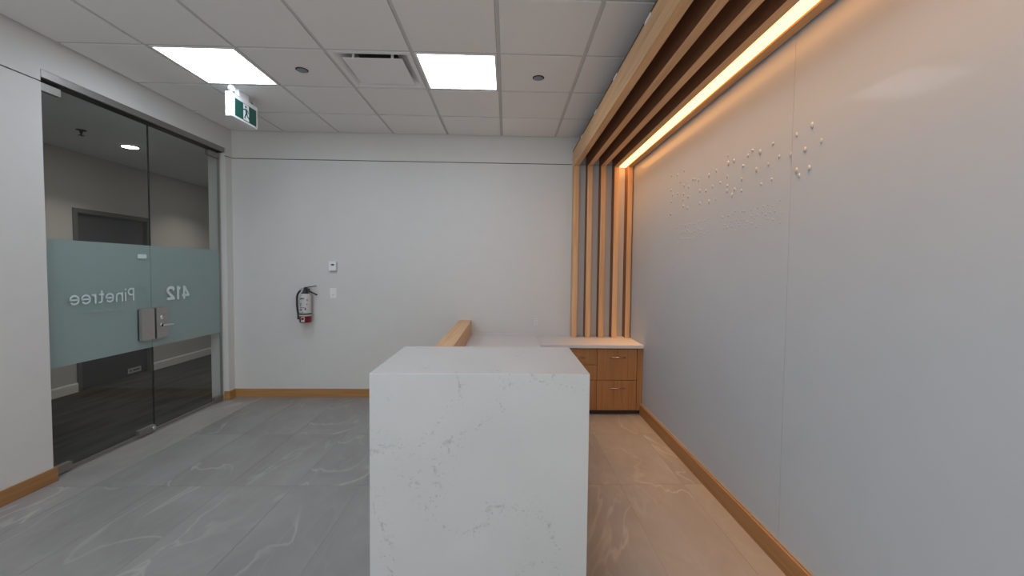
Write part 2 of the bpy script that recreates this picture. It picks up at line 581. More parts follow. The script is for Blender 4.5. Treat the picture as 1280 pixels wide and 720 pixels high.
def blob(bm, y, z, ry, rz, h, seg=10):
    """half dome standing off the glass towards the room"""
    prev = None
    top = bm.verts.new((XR - h, y, z))
    rings = []
    for k in range(4):
        t = k / 4
        c, s = math.cos(t * math.pi / 2), math.sin(t * math.pi / 2)
        rings.append([bm.verts.new((XR - h * s, y + ry * c * math.cos(2 * math.pi * i / seg), z + rz * c * math.sin(2 * math.pi * i / seg))) for i in range(seg)])
    for a, b in zip(rings, rings[1:]):
        for i in range(seg):
            bm.faces.new((a[i], a[(i + 1) % seg], b[(i + 1) % seg], b[i])).smooth = True
    for i in range(seg):
        bm.faces.new((rings[-1][i], rings[-1][(i + 1) % seg], top)).smooth = True
    bm.faces.new(list(reversed(rings[0])))

for y, z in DOTS:
    bm = new_bm()
    big = 1.35 if (abs(y - 2.654) < .002 and abs(z - 2.191) < .002) else 1.0
    blob(bm, y, z, random.uniform(0.008, 0.012) * big, random.uniform(0.009, 0.018) * big, random.uniform(0.004, 0.007))
    obj('glue_dot', bm, M['glue'], wr, loc=(XR, y, z))
bm = new_bm()
for row, (za, zb, n) in enumerate(((1.85, 1.875, 26), (1.79, 1.83, 40), (1.75, 1.785, 26))):
    for k in range(n):
        y = 3.42 - (3.42 - 2.08) * (k + random.uniform(-.3, .3)) / n
        if 2.72 < y < 2.9: continue
        blob(bm, y, random.uniform(za, zb), random.uniform(.004, .007), random.uniform(.004, .008), 0.003, 6)
o = obj('small_glue_dots', bm, M['glue'], wr)
o['kind'] = 'stuff'
o['label'] = 'rows of tiny glue specks below the larger dots'

# baseboards
def bb(name, b, m, label):
    return tag(obj(name, b, m), label, 'baseboard', kind='structure')
bb('baseboard_left', box(XL, XL + 0.013, YF, OP0 + 0.016, 0, 0.098, 0.0015), M['base_y'], 'oak baseboard along the near left wall')
bm = new_bm()
add_box(bm, XL, -0.548, YB - 0.013, YB, 0, 0.098, 0.0015)
bb('baseboard_back', bm, M['base_x'], 'oak baseboard along the back wall left of the desk')
bm = new_bm()
add_box(bm, XL - 0.046, XL + 0.013, OP1 - 0.013, OP1, 0, 0.098, 0.0015)
add_box(bm, XL, XL + 0.013, OP1, YB - 0.013, 0, 0.098, 0.0015)
bb('baseboard_corner', bm, M['base_x'], 'short oak baseboard wrapping the corner beside the glass doors')
br = bb('baseboard_right', box(XR - 0.026, XR + 0.006, YF, YB - 0.57, 0, 0.110, 0.0015), M['base_y'], 'oak baseboard under the glass panels with a metal ledge')
o = obj('metal_ledge', box(XR - 0.016, XR + 0.006, YF, YB - 0.57, 0.110, 0.1185), M['aluminium'], br)
o['label'] = 'dull metal channel carrying the glass panels'

# ------------------------------------------------------------------ ceiling
ce = obj('ceiling', box(XLo, XR + 0.1, YF, YB + 0.1, CE + 0.10, CE + 0.12), M['plenum'])
tag(ce, 'suspended ceiling of square white tiles', 'ceiling', kind='structure')
ZT = CE - 0.002
GF = CE + 0.007
cols = [GX0 + k * T for k in range(-5, 4)]
cols[0] = XL; cols[-1] = XR
rows = [GY0 - j * T for j in range(0, 12)]
rows = [YB] + rows
rows[-1] = max(rows[-1], YF)
rows = [r for r in rows if r >= YF] + ([YF] if min(r for r in rows if r >= YF) > YF + 0.05 else [])
# cells that hold a light or the air diffuser: (column, row) by module index
def cell(k, j):
    return (GX0 + k * T, GX0 + (k + 1) * T, GY0 - (j + 1) * T, GY0 - j * T)
LIGHTS = [(-4, 1), (-1, 1), (-4, 5), (-1, 5), (-4, 9), (-1, 9)]  # panels beyond the visible row are added to light the room
VENT = (-2, 1)
special = {(round(cell(*c)[0], 3), round(cell(*c)[2], 3)) for c in LIGHTS + [VENT]}
tc = {}
E = 0.0135
for a, b in zip(cols, cols[1:]):
    for r1, r0 in zip(rows, rows[1:]):
        if (round(a, 3), round(r0, 3)) in special: continue
        cx, cy = (a + b) / 2, (r0 + r1) / 2
        hx, hy = (b - a) / 2 - E, (r1 - r0) / 2 - E
        key = (round(hx, 3), round(hy, 3))
        if key not in tc:
            bm = new_bm()
            add_box(bm, cx - hx, cx + hx, cy - hy, cy + hy, ZT, CE + 0.016)
            tc[key] = obj('ceiling_tile', bm, M['tile'], ce, loc=(cx, cy, ZT)).data
        else:
            inst('ceiling_tile', tc[key], (cx, cy, ZT), ce)
for x in cols[1:-1]:
    obj('grid_bar', box(x - 0.012, x + 0.012, YF, YB, GF, GF + 0.02), M['grid'], ce)
for y in rows[1:-1]:
    obj('grid_bar', box(XL, XR, y - 0.012, y + 0.012, GF + 0.0005, GF + 0.02), M['grid'], ce)
for q in ((XL, XL + 0.02, YF, YB), (XR - 0.02, XR, YF, YB), (XL, XR, YB - 0.02, YB), (XL, XR, YF, YF + 0.02)):
    obj('wall_angle', box(*q, GF - 0.001, GF + 0.02), M['grid'], ce)

# lights in the ceiling
LIGHT_LABELS = ['square LED ceiling panel nearest the glass doors, above the exit sign',
                'square LED ceiling panel right of the air diffuser',
                'added square LED ceiling panel out of view over the near left floor',
                'added square LED ceiling panel out of view over the floor before the desk',
                'added unseen square LED ceiling panel at the far rear left of the lobby',
                'added unseen square LED ceiling panel at the far rear right of the lobby']
for lab, c in zip(LIGHT_LABELS, LIGHTS):
    x0, x1, y0, y1 = cell(*c)
    t = thing('ceiling_light', lab, 'ceiling light', ((x0 + x1) / 2, (y0 + y1) / 2, ZT), 'LED panels in the ceiling')
    bm = new_bm()
    e, g = 0.014, 0.030
    for q in ((x0 + e, x1 - e, y0 + e, y0 + g), (x0 + e, x1 - e, y1 - g, y1 - e), (x0 + e, x0 + g, y0 + g, y1 - g), (x1 - g, x1 - e, y0 + g, y1 - g)):
        add_box(bm, *q, ZT, CE + 0.03, 0.001)
    obj('frame', bm, M['white_metal'], t)
    obj('diffuser', box(x0 + g, x1 - g, y0 + g, y1 - g, ZT + 0.0035, ZT + 0.006), M['panel'], t)
    obj('housing', box(x0 + e, x1 - e, y0 + e, y1 - e, CE + 0.03, CE + 0.06), M['white_metal'], t)

# square plaque air diffuser
x0, x1, y0, y1 = cell(*VENT)
cx, cy = (x0 + x1) / 2, (y0 + y1) / 2
t = thing('air_diffuser', 'square white plaque air diffuser in the ceiling left of the second light', 'air vent', (cx, cy, ZT))
bm = new_bm()
def sq(h, z): return [bm.verts.new((cx + sx * h, cy + sy * h, z)) for sx, sy in ((-1, -1), (1, -1), (1, 1), (-1, 1))]
prof = [(0.291, CE + 0.03), (0.291, ZT), (0.262, ZT), (0.256, ZT + 0.004), (0.235, ZT + 0.028), (0.19, ZT + 0.055), (0.15, ZT + 0.085)]
rs = [sq(h, z) for h, z in prof]
for a, b in zip(rs, rs[1:]):
    for i in range(4): bm.faces.new((a[i], a[(i + 1) % 4], b[(i + 1) % 4], b[i]))
obj('frame', bm, M['white_metal'], t)
obj('plaque', box(cx - 0.215, cx + 0.215, cy - 0.205, cy + 0.205, ZT - 0.004, ZT + 0.0005, 0.001), M['white_metal'], t)
for sx in (-1, 1):
    for ya in (cy - 0.20, cy + 0.185):
        obj('hanger', box(cx + sx * 0.14 - 0.008, cx + sx * 0.14 + 0.008, ya, ya + 0.015, ZT, ZT + 0.06), M['white_metal'], t)
o = obj('throat', box(cx - 0.15, cx + 0.15, cy - 0.15, cy + 0.15, ZT + 0.084, ZT + 0.095), M['black'], t)
o['label'] = 'dark throat of the duct'

# concealed sprinkler caps
for lab, (px, py) in (('round grey sprinkler cover between the exit sign and the air diffuser', (-1.595, 3.30)),
                      ('round grey sprinkler cover between the second light and the timber beams', (0.232, 3.336))):
    t = thing('sprinkler_cover', lab, 'sprinkler', (px, py, ZT), 'concealed sprinkler covers')
    bm = new_bm(); add_lathe(bm, px, py, [(0.046, ZT + 0.002), (0.046, ZT - 0.002), (0.036, ZT - 0.004)], 28)
    obj('escutcheon', bm, M['dark'], t)
    bm = new_bm(); add_lathe(bm, px, py, [(0.038, ZT - 0.004), (0.038, ZT - 0.006), (0.034, ZT - 0.008), (0.010, ZT - 0.009)], 28)
    obj('cover_plate', bm, M['cap_grey'], t)

# ------------------------------------------------------------------ corridor beyond the glass
HY0, HY1 = 0.5, 10.5
tag(obj('floor_corridor', box(XH - 0.1, XLo + 0.0, HY0, HY1, -0.1, -0.002), M['carpet']), 'dark carpet of the corridor beyond the glass doors', 'floor', kind='structure')
tag(obj('trim_4', box(XLo, XL - 0.10, OP0, OP1, -0.05, -0.0005), M['carpet']), 'dark carpet strip under the glass doors', 'trim', kind='structure')
HD0, HD1, HDZ = 4.97, 6.01, 2.158
bm = new_bm()
add_box(bm, XH - 0.1, XH, HY0, HD0, 0, HC + .1)
add_box(bm, XH - 0.1, XH, HD1, HY1, 0, HC + .1)
add_box(bm, XH - 0.1, XH, HD0, HD1, HDZ, HC + .1)
tag(obj('wall_corridor', bm, M['hall_wall']), 'beige far wall of the corridor seen through the glass', 'wall', kind='structure')
bm = new_bm()
add_box(bm, XH - 0.1, XLo, HY1, HY1 + 0.1, 0, HC + .1)
add_box(bm, XH - 0.1, XLo, HY0 - 0.1, HY0, 0, HC + .1)
add_box(bm, XLo, XLo + 0.1, YB + 0.1, HY1, 0, HC + .1)
tag(obj('wall_corridor_end', bm, M['hall_wall']), 'beige end and near walls of the corridor', 'wall', kind='structure')
tag(obj('ceiling_corridor', box(XH - 0.1, XLo, HY0, HY1, HC, HC + 0.1), M['hall_ceiling']), 'plain grey ceiling of the corridor', 'ceiling', kind='structure')
bm = new_bm()
for a, b in ((HY0, HD0), (HD1, HY1)):
    add_box(bm, XH, XH + 0.014, a, b, 0, 0.098)
    add_box(bm, XH, XH + 0.008, a, b, 0.098, 0.108)
bb('baseboard_corridor', bm, M['hall_base'], 'pale grey baseboard along the far corridor wall')
d3 = thing('door_3', 'charcoal door in a grey frame across the corridor', 'door', (XH, (HD0 + HD1) / 2, 0), kind='structure')
bm = new_bm()
add_box(bm, XH - 0.09, XH + 0.012, HD0, HD0 + 0.05, 0, HDZ)
add_box(bm, XH - 0.09, XH + 0.012, HD1 - 0.05, HD1, 0, HDZ)
add_box(bm, XH - 0.09, XH + 0.012, HD0 + 0.05, HD1 - 0.05, HDZ - 0.05, HDZ)
obj('door_frame', bm, M['charcoal_frame'], d3)
obj('door_leaf', box(XH - 0.075, XH - 0.035, HD0 + 0.052, HD1 - 0.052, 0.006, HDZ - 0.052), M['charcoal'], d3)
pl = obj('kick_plate', box(XH - 0.035, XH - 0.032, 5.66, 5.86, 0.035, 0.105, 0.001), M['grey_plate'], d3)
pl['label'] = 'small grey plate low on the door'
bm = new_bm()
add_cyl(bm, (XH - 0.032, 5.70, 0.07), (XH - 0.0312, 5.70, 0.07), 0.012)
for k in range(5):
    add_box(bm, XH - 0.032, XH - 0.0312, 5.735 + k * .021, 5.735 + k * .021 + .015, 0.060, 0.082)
obj('plate_marking', bm, M['black'], pl)
for lab, y in (('round lit downlight in the corridor ceiling behind the glass door', 4.78),
               ('added round downlight in the corridor ceiling, hidden behind the near wall', 2.0),
               ('added unseen round downlight further along the corridor ceiling', 6.5)):
    x = -4.20  # the hidden downlights are added to brighten the corridor
    t = thing('downlight', lab, 'downlight', (x, y, HC), 'corridor downlights')
    bm = new_bm(); add_lathe(bm, x, y, [(0.088, HC), (0.088, HC - 0.004), (0.074, HC - 0.007)], 28)
    obj('trim_ring', bm, M['white_metal'], t)
    bm = new_bm(); add_lathe(bm, x, y, [(0.072, HC - 0.0071), (0.070, HC - 0.0095)], 28)
    obj('lens', bm, M['down'], t)
    dl = bpy.data.lights.new('downlight_lamp', 'AREA')
    dl.shape = 'DISK'; dl.size = 0.13
    dl.energy = 4.6; dl.color = (1.0, 0.91, 0.81); dl.spread = math.radians(115)
    do = bpy.data.objects.new('downlight_lamp', dl)
    do.parent = t; do.location = (0, 0, -0.012)
    COL.objects.link(do)
t = thing('corridor_sprinkler', 'small dark sprinkler head hanging from the corridor ceiling', 'sprinkler', (-4.18, 4.23, HC))
bm = new_bm(); add_lathe(bm, -4.18, 4.23, [(0.04, HC), (0.038, HC - 0.006), (0.012, HC - 0.008), (0.012, HC - 0.03)], 20)
obj('body', bm, M['black'], t)
bm = new_bm(); add_lathe(bm, -4.18, 4.23, [(0.006, HC - 0.03), (0.006, HC - 0.05), (0.024, HC - 0.052), (0.024, HC - 0.055)], 16)
obj('deflector', bm, M['black'], t)

# ------------------------------------------------------------------ glass doors
GT = 0.012
tr = thing('trim_5', 'steel header rail above the glass doors', 'trim', (XL, (OP0 + OP1) / 2, 2.735), kind='structure')
bm = new_bm()
add_box(bm, XG - 0.045, XL + 0.002, OP0 + 0.001, 4.668, 2.738, 2.789, 0.001)
obj('rail', bm, M['steel_dark'], tr)
o = obj('rail_slot', box(XG - 0.035, XL - 0.02, OP0 + 0.003, 4.66, 2.732, 2.7385), M['black'], tr)
tag(obj('trim_6', box(XG - 0.06, XL - 0.004, OP0 + 0.001, OP1 - 0.001, 2.7895, OPZ - 0.0001), M['dark']), 'dark joint above the door header rail', 'trim', kind='structure')
DZ0, DZ1 = 0.012, 2.722
FZ0, FZ1 = 0.765, 1.6715
YM = 3.779
def door(name, y0, y1, label, pivot_near):
    d = thing(name, label, 'glass door', (XG, y0, 0), kind='structure')
    g = obj('glass_pane', box(XG - GT, XG, y0, y1, DZ0, DZ1), M['glass'], d)
    f = obj('frosted_band', box(XG - GT - 0.0012, XG - GT - 0.0004, y0 - 0.0025, y1 + 0.0025, FZ0, FZ1), M['frost'], d)
    f['label'] = 'frosted privacy film across the glass'
    obj('bottom_seal', box(XG - 0.010, XG + 0.002, y0 + 0.005, y1 - 0.005, 0.010, 0.030), M['steel_dark'], d)
    def patch(a, b, za, zb):
        obj('patch_fitting', box(XG - GT - 0.012, XG + 0.012, a, b, za, zb, 0.0015), M['steel_dark'], d)
    if pivot_near:
        patch(y0 + 0.002, y0 + 0.165, 2.668, 2.722)
        patch(y0 + 0.002, y0 + 0.165, 0.010, 0.068)
        patch(y1 - 0.165, y1 - 0.004, 0.010, 0.068)
        bm = new_bm(); add_cyl(bm, (XG + 0.012, y1 - 0.028, 0.045), (XG + 0.024, y1 - 0.028, 0.045), 0.017)
        obj('floor_bolt', bm, M['chrome'], d)
    else:
        patch(y1 - 0.165, y1 - 0.002, 2.668, 2.722)
        patch(y1 - 0.125, y1 - 0.002, 0.010, 0.068)
    return d
dA = door('door_1', OP0 + 0.006, YM - 0.003, 'left glass door with a frosted band carrying the mirrored name', True)
dB = door('door_2', YM + 0.003, 4.664, 'right glass door with a frosted band carrying the mirrored number', False)
for z0, z1 in ((0.07, FZ0), (FZ1, 2.722)):
    obj('edge_seal', box(XG - GT, XG - 0.001, YM - 0.0028, YM + 0.0026, z0, z1), M['black'], dA)
tag(obj('trim_7', box(XG - 0.02, XG + 0.004, 4.666, 4.671, 0.0, 2.735), M['aluminium']), 'slim steel jamb beside the right glass door', 'trim', kind='structure')

# lock cases
def lock(d, y0, y1, lever):
    c = obj('lock_case', box(XG, XG + 0.030, y0, y1, 0.843, 1.116, 0.002), M['steel'], d)
    obj('rear_plate', box(XG - GT - 0.004, XG - GT, y0, y1, 0.843, 1.116), M['steel_dark'], d)  # thin dark steel plate on the far face of the glass
    if lever:
        bm = new_bm()
        add_cyl(bm, (XG + 0.030, y0 + 0.058, 0.955), (XG + 0.036, y0 + 0.058, 0.955), 0.026)
        add_cyl(bm, (XG + 0.034, y0 + 0.058, 0.955), (XG + 0.062, y0 + 0.058, 0.955), 0.011)
        add_tube(bm, smooth_path([(XG + 0.060, y0 + 0.02, 0.955), (XG + 0.062, y0 + 0.058, 0.956), (XG + 0.062, y0 + 0.11, 0.955), (XG + 0.058, y0 + 0.145, 0.952)], 4), 0.0125)
        obj('lever_handle', bm, M['chrome'], c)
        bm = new_bm()
        add_cyl(bm, (XG + 0.030, y0 + 0.050, 1.025), (XG + 0.037, y0 + 0.050, 1.025), 0.019)
        add_box(bm, XG + 0.036, XG + 0.048, y0 + 0.046, y0 + 0.054, 1.008, 1.042)
        obj('thumb_turn', bm, M['chrome'], c)
lock(dA, 3.642, 3.768, False)
lock(dB, 3.790, 3.908, True)

# mirrored lettering on the frosted film (it reads correctly from the corridor)
LXR = XG + 0.0004          # on the room face of the glass
def lifted(f, i):
    """each stroke a hair in front of the last, so crossing strokes never share a plane"""
    def g(s, z):
        x, y, zz = f(s, z)
        return (x + 0.00012 * (i + 1), y, zz)
    return g
def mk3d(y_start, z_base): return lambda s, z: (LXR, y_start - s, z_base + z)
def letters_pinetree():
    out = []
    CH, XH_, st = 0.106, 0.074, 0.0125
    h = st / 2
    x = 0.0
    # P
    out.append([(x + h, 0), (x + h, CH)])
    out.append([(x + h, CH - h), (x + .030, CH - h)] + arc(x + .030, CH - .031, .025, .025, 90, -90, 10) + [(x + h, CH - .056)])
    x += .062 + .014
    out.append([(x + h, 0), (x + h, XH_)])                     # i
    out.append([(x + h, .090), (x + h, .090 + st)])
    x += .012 + .018
    r = .026
    out.append([(x + h, 0), (x + h, XH_)])                     # n
    out.append([(x + h, XH_ - r - h)] + arc(x + h + r, XH_ - r - h, r, r, 180, 0, 12) + [(x + h + 2 * r, 0)])
    x += .066 + .014
    def e(x):
        rr = .031
        cx, cy = x + rr + h, XH_ / 2
        out.append([(cx - rr, cy), (cx + rr, cy)] + arc(cx, cy, rr, rr, 0, 325, 22))
    e(x); x += .075 + .010
    out.append([(x + .018, CH - .008), (x + .018, .022)] + arc(x + .018 + .018, .022, .018, .0165, 180, 300, 8))   # t
    out.append([(x, XH_ - h), (x + .042, XH_ - h)])
    x += .052 + .012
    out.append([(x + h, 0), (x + h, XH_)])                     # r
    out.append([(x + h, XH_ - .03)] + arc(x + h + .026, XH_ - .032, .026, .026, 180, 80, 8))
    x += .040 + .004
    e(x); x += .075 + .010
    e(x); x += .075
    return out, x, st
strokes, wid, st = letters_pinetree()
k = 0.525 / wid
bm = new_bm()
f3 = mk3d(3.604, 1.198)
for i, s in enumerate(strokes): add_ribbon(bm, [(a * k, b) for a, b in s], st, lifted(f3, i))
o = obj('lettering', bm, M['letter'], dA)
o['label'] = 'pale mirrored lettering on the film'
bm = new_bm()
f3 = mk3d(3.495, 1.128)
s = 0.0
while s < 0.318:
    wl = random.uniform(0.008, 0.013)
    if not (0.135 < s < 0.15):
        hh = 0.014 if random.random() < .7 else 0.020
        add_poly(bm, [(s, 0), (s + wl, 0), (s + wl, hh), (s, hh)], f3)
    s += wl + 0.004
o = obj('small_lettering', bm, M['letter_dim'], dA)
o['label'] = 'faint line of small mirrored lettering'
bm = new_bm()
f3 = mk3d(3.733, 1.555)
add_poly(bm, [(0, 0), (.088, 0), (.088, .036), (0, .036)], f3)
o = obj('sticker', bm, M['letter'], dA)
o['label'] = 'small pale sticker near the top of the film'
bm = new_bm()
f3 = mk3d(4.213, 1.174)
B = 0.027
add_ribbon(bm, [(.066, 0), (.066, .128)], B, lifted(f3, 1))                               # 4
add_ribbon(bm, [(.060, .120), (.012, .040)], B * .85, lifted(f3, 2))
add_ribbon(bm, [(0, .036), (.094, .036)], B * .85, lifted(f3, 3))
add_ribbon(bm, [(.142, 0), (.142, .128)], B, lifted(f3, 4))                               # 1
add_ribbon(bm, [(.112, .100), (.142, .117)], B * .85, lifted(f3, 5))
add_ribbon(bm, [(.186, .092)] + arc(.226, .088, .036, .029, 165, -30, 12) + [(.196, .018)], B, lifted(f3, 6))   # 2
add_ribbon(bm, [(.182, .0125), (.272, .0125)], .025, lifted(f3, 7))
o = obj('number', bm, M['letter'], dB)
o['label'] = 'pale mirrored number on the film'

# ================================================================== THINGS
# slatted timber canopy
M['dark_flank'] = flat('dark_brown_flanks', (0.24, 0.12, 0.065), 0.5, grain=0.15, gscale=40, spec=0.3)  # dark brown for the left flanks of every slat but the first
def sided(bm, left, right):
    """the chosen flanks take the second, dark brown material"""
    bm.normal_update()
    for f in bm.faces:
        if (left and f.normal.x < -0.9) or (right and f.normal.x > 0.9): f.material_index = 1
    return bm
BX0, BP, BW = 0.740, 0.1522, 0.056
BZ0, BZ1 = 2.668, 2.845
SY = 4.668
YN = -1.6
can = thing('slatted_canopy', 'oak slat feature of beams overhead turning down the back wall with a warm light strip', 'slat canopy', (BX0, YB, 0.73))
for k in range(5):
    x = BX0 + k * BP
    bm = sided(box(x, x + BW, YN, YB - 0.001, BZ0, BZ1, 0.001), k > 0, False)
    obj('beam', bm, (M['woody'], M['dark_flank']), can, loc=(x, 2, BZ0))
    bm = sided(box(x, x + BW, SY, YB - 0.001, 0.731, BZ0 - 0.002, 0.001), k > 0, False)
    obj('post', bm, (M['woodz'], M['dark_flank']), can, loc=(x, SY, 0.731))
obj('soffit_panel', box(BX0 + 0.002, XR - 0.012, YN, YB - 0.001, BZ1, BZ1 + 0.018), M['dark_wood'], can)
o = obj('light_strip', box(BX0 + 3 * BP + BW + 0.001, BX0 + 4 * BP - 0.001, YN, YB - 0.03, BZ0 + 0.010, BZ0 + 0.020), M['led'], can)
o['label'] = 'warm glowing light strip between the two right-hand beams'
la = bpy.data.lights.new('light_strip_lamp', 'AREA')
la.shape = 'RECTANGLE'
la.size, la.size_y = BP - BW - 0.012, YB - YN - 0.08
la.energy = LED_WATTS
la.color = LED_LAMP_COLOR
la.spread = math.radians(50)
lo = bpy.data.objects.new('light_strip_lamp', la)
lo.parent = can
lo.location = Vector((BX0 + 3.5 * BP + BW / 2, (YB + YN) / 2 - 0.02, BZ0 + 0.009)) - can.location
COL.objects.link(lo)
for y in (0.95, 1.60, 2.25, 2.92, 3.56, 4.21):
    bm = new_bm()
    add_box(bm, BX0 - 0.004, BX0 + 0.03, y - 0.045, y + 0.045, BZ1 - 0.012, BZ1 + 0.004)
    o = obj('hanger_bracket', bm, M['white_plastic'], can)
    o['label'] = 'small white hanger on the outer beam'

# reception desk
CX0, CX1, CY0, CY1, CZ = -0.550, 0.342, 1.668, 2.256, 1.070
desk = thing('reception_desk', 'white quartz waterfall reception desk with an oak ledge behind', 'desk', (CX0, CY0, 0))
def prism_x(x0, x1, pts):
    bm = new_bm()
    a = [bm.verts.new((x0, y, z)) for y, z in pts]
    b = [bm.verts.new((x1, y, z)) for y, z in pts]
    bm.faces.new(a); bm.faces.new(list(reversed(b)))
    for i in range(len(pts)):
        j = (i + 1) % len(pts)
        bm.faces.new((a[i], a[j], b[j], b[i]))
    return bm
AR = 0.0025       # softened arris along the mitred front edge
obj('counter_top', prism_x(CX0, CX1, [(CY0 + AR * .3, CZ - AR * .3), (CY0 + AR, CZ), (CY1, CZ), (CY1, CZ - 0.03), (CY0 + 0.03, CZ - 0.03)]), M['quartz'], desk)
obj('front_panel', prism_x(CX0, CX1, [(CY0, 0), (CY0, CZ - AR), (CY0 + AR * .3, CZ - AR * .3), (CY0 + 0.03, CZ - 0.03), (CY0 + 0.03, 0)]), M['quartz'], desk)
obj('side_panel', box(CX0, CX0 + 0.03, CY0 + 0.031, CY1, 0.0, CZ - 0.0302, 0.001), M['quartz'], desk)
obj('side_panel', box(CX1 - 0.03, CX1, CY0 + 0.031, CY1, 0.0, CZ - 0.0302, 0.001), M['quartz'], desk)
LX1 = -0.405
o = obj('transaction_ledge', box(CX0 + 0.002, LX1, CY1 + 0.001, YB - 0.002, 0.735, 0.903, 0.002), M['woody'], desk)
o['label'] = 'long oak ledge running back to the wall'
obj('outer_cladding', box(CX0 + 0.004, CX0 + 0.03, CY1 + 0.001, YB - 0.016, 0.0, 0.734), M['woody'], desk)
obj('work_surface', box(CX0 + 0.031, CX1 - 0.001, CY1 + 0.001, YB - 0.002, 0.700, 0.730, 0.0015), M['laminate'], desk)
obj('upstand', box(LX1 + 0.001, CX1 + 0.03, YB - 0.03, YB - 0.002, 0.7305, 0.764, 0.001), M['laminate'], desk)

# drawer unit
KY = 4.215
cab = thing('drawer_unit', 'oak drawer unit with a white counter against the right wall', 'cabinet', (CX1, KY, 0))
obj('countertop', box(CX1 + 0.001, XR - 0.002, 4.192, YB - 0.0305, 0.698, 0.7305, 0.0015), M['laminate'], cab)
bm = new_bm()
add_box(bm, CX1 + 0.032, XR - 0.002, YB - 0.0303, YB - 0.002, 0.698, 0.7305)
obj('counter_strip', bm, M['laminate'], cab)
obj('carcass', box(0.52, 1.353, KY + 0.021, YB - 0.04, 0.045, 0.697), M['cabz'], cab)
obj('filler_panel', box(1.356, XR - 0.003, KY + 0.004, YB - 0.04, 0.045, 0.697), M['cabz'], cab)
obj('plinth', box(0.53, 1.385, KY + 0.035, YB - 0.05, 0.0, 0.0445), M['dark_wood'], cab)
def drawer(x0, x1, z0, z1, hx0, hx1, hz):
    d = obj('drawer', box(x0 + .0015, x1 - .0015, KY, KY + 0.02, z0 + .0015, z1 - .0015, 0.001), M['cabz'], cab, loc=(x0, KY, z0))
    bm = new_bm()
    add_tube(bm, [(hx0, KY - 0.028, hz), (hx1, KY - 0.028, hz)], 0.0058)
    for hx in (hx0 + 0.012, hx1 - 0.012): add_cyl(bm, (hx, KY, hz), (hx, KY - 0.028, hz), 0.0048, seg=12)
    h = obj('handle', bm, M['nickel'], d)
    h['label'] = 'thin satin metal bar handle'
drawer(0.937, 1.351, 0.363, 0.688, 1.068, 1.226, 0.605)
drawer(0.937, 1.351, 0.047, 0.361, 1.068, 1.226, 0.285)
drawer(0.522, 0.935, 0.523, 0.688, 0.648, 0.806, 0.606)
drawer(0.522, 0.935, 0.363, 0.521, 0.648, 0.806, 0.442)
drawer(0.522, 0.935, 0.047, 0.361, 0.648, 0.806, 0.285)

# fire extinguisher
ex, ey = -2.262, YB - 0.085
fe = thing('fire_extinguisher', 'fire extinguisher with a pale label and red base hung on the back wall', 'fire extinguisher', (ex, ey, 0.875))
ER = 0.062
bm = new_bm()
add_lathe(bm, ex, ey, [(0.050, 0.876), (ER - 0.003, 0.880), (ER, 0.888), (ER, 1.165), (ER - 0.006, 1.185), (0.045, 1.203), (0.022, 1.213)], 36)
obj('cylinder', bm, M['red'], fe)
bm = new_bm()
add_lathe(bm, ex, ey, [(ER + 0.0008, 0.965), (ER + 0.0008, 1.163), (ER - 0.0050, 1.184), (0.047, 1.201)], 36, math.radians(-215), math.radians(45))
lb = obj('label_wrap', bm, M['label'], fe)
lb['label'] = 'pale instruction label wrapped round the body'
def on_cyl(bm, a0, a1, z0, z1, r):
    vs = []
    n = 5
    for i in range(n + 1):
        a = math.radians(a0 + (a1 - a0) * i / n)
        vs.append((bm.verts.new((ex + r * math.cos(a), ey + r * math.sin(a), z0)), bm.verts.new((ex + r * math.cos(a), ey + r * math.sin(a), z1))))
    for a, b in zip(vs, vs[1:]): bm.faces.new((a[0], b[0], b[1], a[1]))
bm = new_bm()
for q in ((-118, -75, 1.140, 1.152), (-120, -100, 1.085, 1.094), (-120, -104, 1.066, 1.075), (-118, -70, 1.045, 1.050), (-118, -96, 1.016, 1.030),
          (-70, -58, 1.020, 1.045), (-150, -140, 1.10, 1.13), (-50, -42, 1.12, 1.14), (-92, -84, 0.99, 0.998), (-52, -44, 1.075, 1.09)):
    on_cyl(bm, *q, ER + 0.0016)
obj('label_print', bm, M['lcd'], lb)['kind'] = 'stuff'
bm = new_bm(); on_cyl(bm, -108, -72, 0.888, 0.945, ER + 0.001)
s2 = obj('sticker', bm, M['label'], fe)
bm = new_bm(); on_cyl(bm, -103, -78, 0.910, 0.936, ER + 0.0018)
obj('sticker_print', bm, M['red'], s2)
bm = new_bm(); add_lathe(bm, ex, ey, [(ER + 0.003, 0.968), (ER + 0.003, 0.982), (ER, 0.983)], 36)
o = obj('strap', bm, M['black'], fe)
bm = new_bm(); add_lathe(bm, ex, ey, [(ER + 0.002, 0.950), (ER + 0.002, 0.964), (ER, 0.965)], 36)
obj('band', bm, M['label'], fe)
bm = new_bm()
add_lathe(bm, ex, ey, [(0.0475, 1.2015), (0.030, 1.2135), (0.026, 1.216), (0.024, 1.238), (0.016, 1.244), (0.016, 1.264)], 20)
add_box(bm, ex - 0.012, ex + 0.030, ey - 0.014, ey + 0.014, 1.228, 1.262, 0.003)
obj('valve', bm, M['black'], fe)
def bar(bm, p, q, wy, th):
    p, q = Vector(p), Vector(q)
    d = (q - p).normalized()
    n = Vector((-d.z, 0, d.x)) * th / 2
    s = Vector((0, wy / 2, 0))
    vs = [bm.verts.new(c) for c in (p - n - s, q - n - s, q + n - s, p + n - s, p - n + s, q - n + s, q + n + s, p + n + s)]
    for f in ((0, 1, 2, 3), (7, 6, 5, 4), (0, 4, 5, 1), (1, 5, 6, 2), (2, 6, 7, 3), (3, 7, 4, 0)): bm.faces.new([vs[i] for i in f])
bm = new_bm()
bar(bm, (ex - 0.006, ey, 1.266), (ex + 0.045, ey, 1.274), 0.022, 0.011)
bar(bm, (ex + 0.044, ey, 1.273), (ex + 0.122, ey, 1.287), 0.022, 0.009)
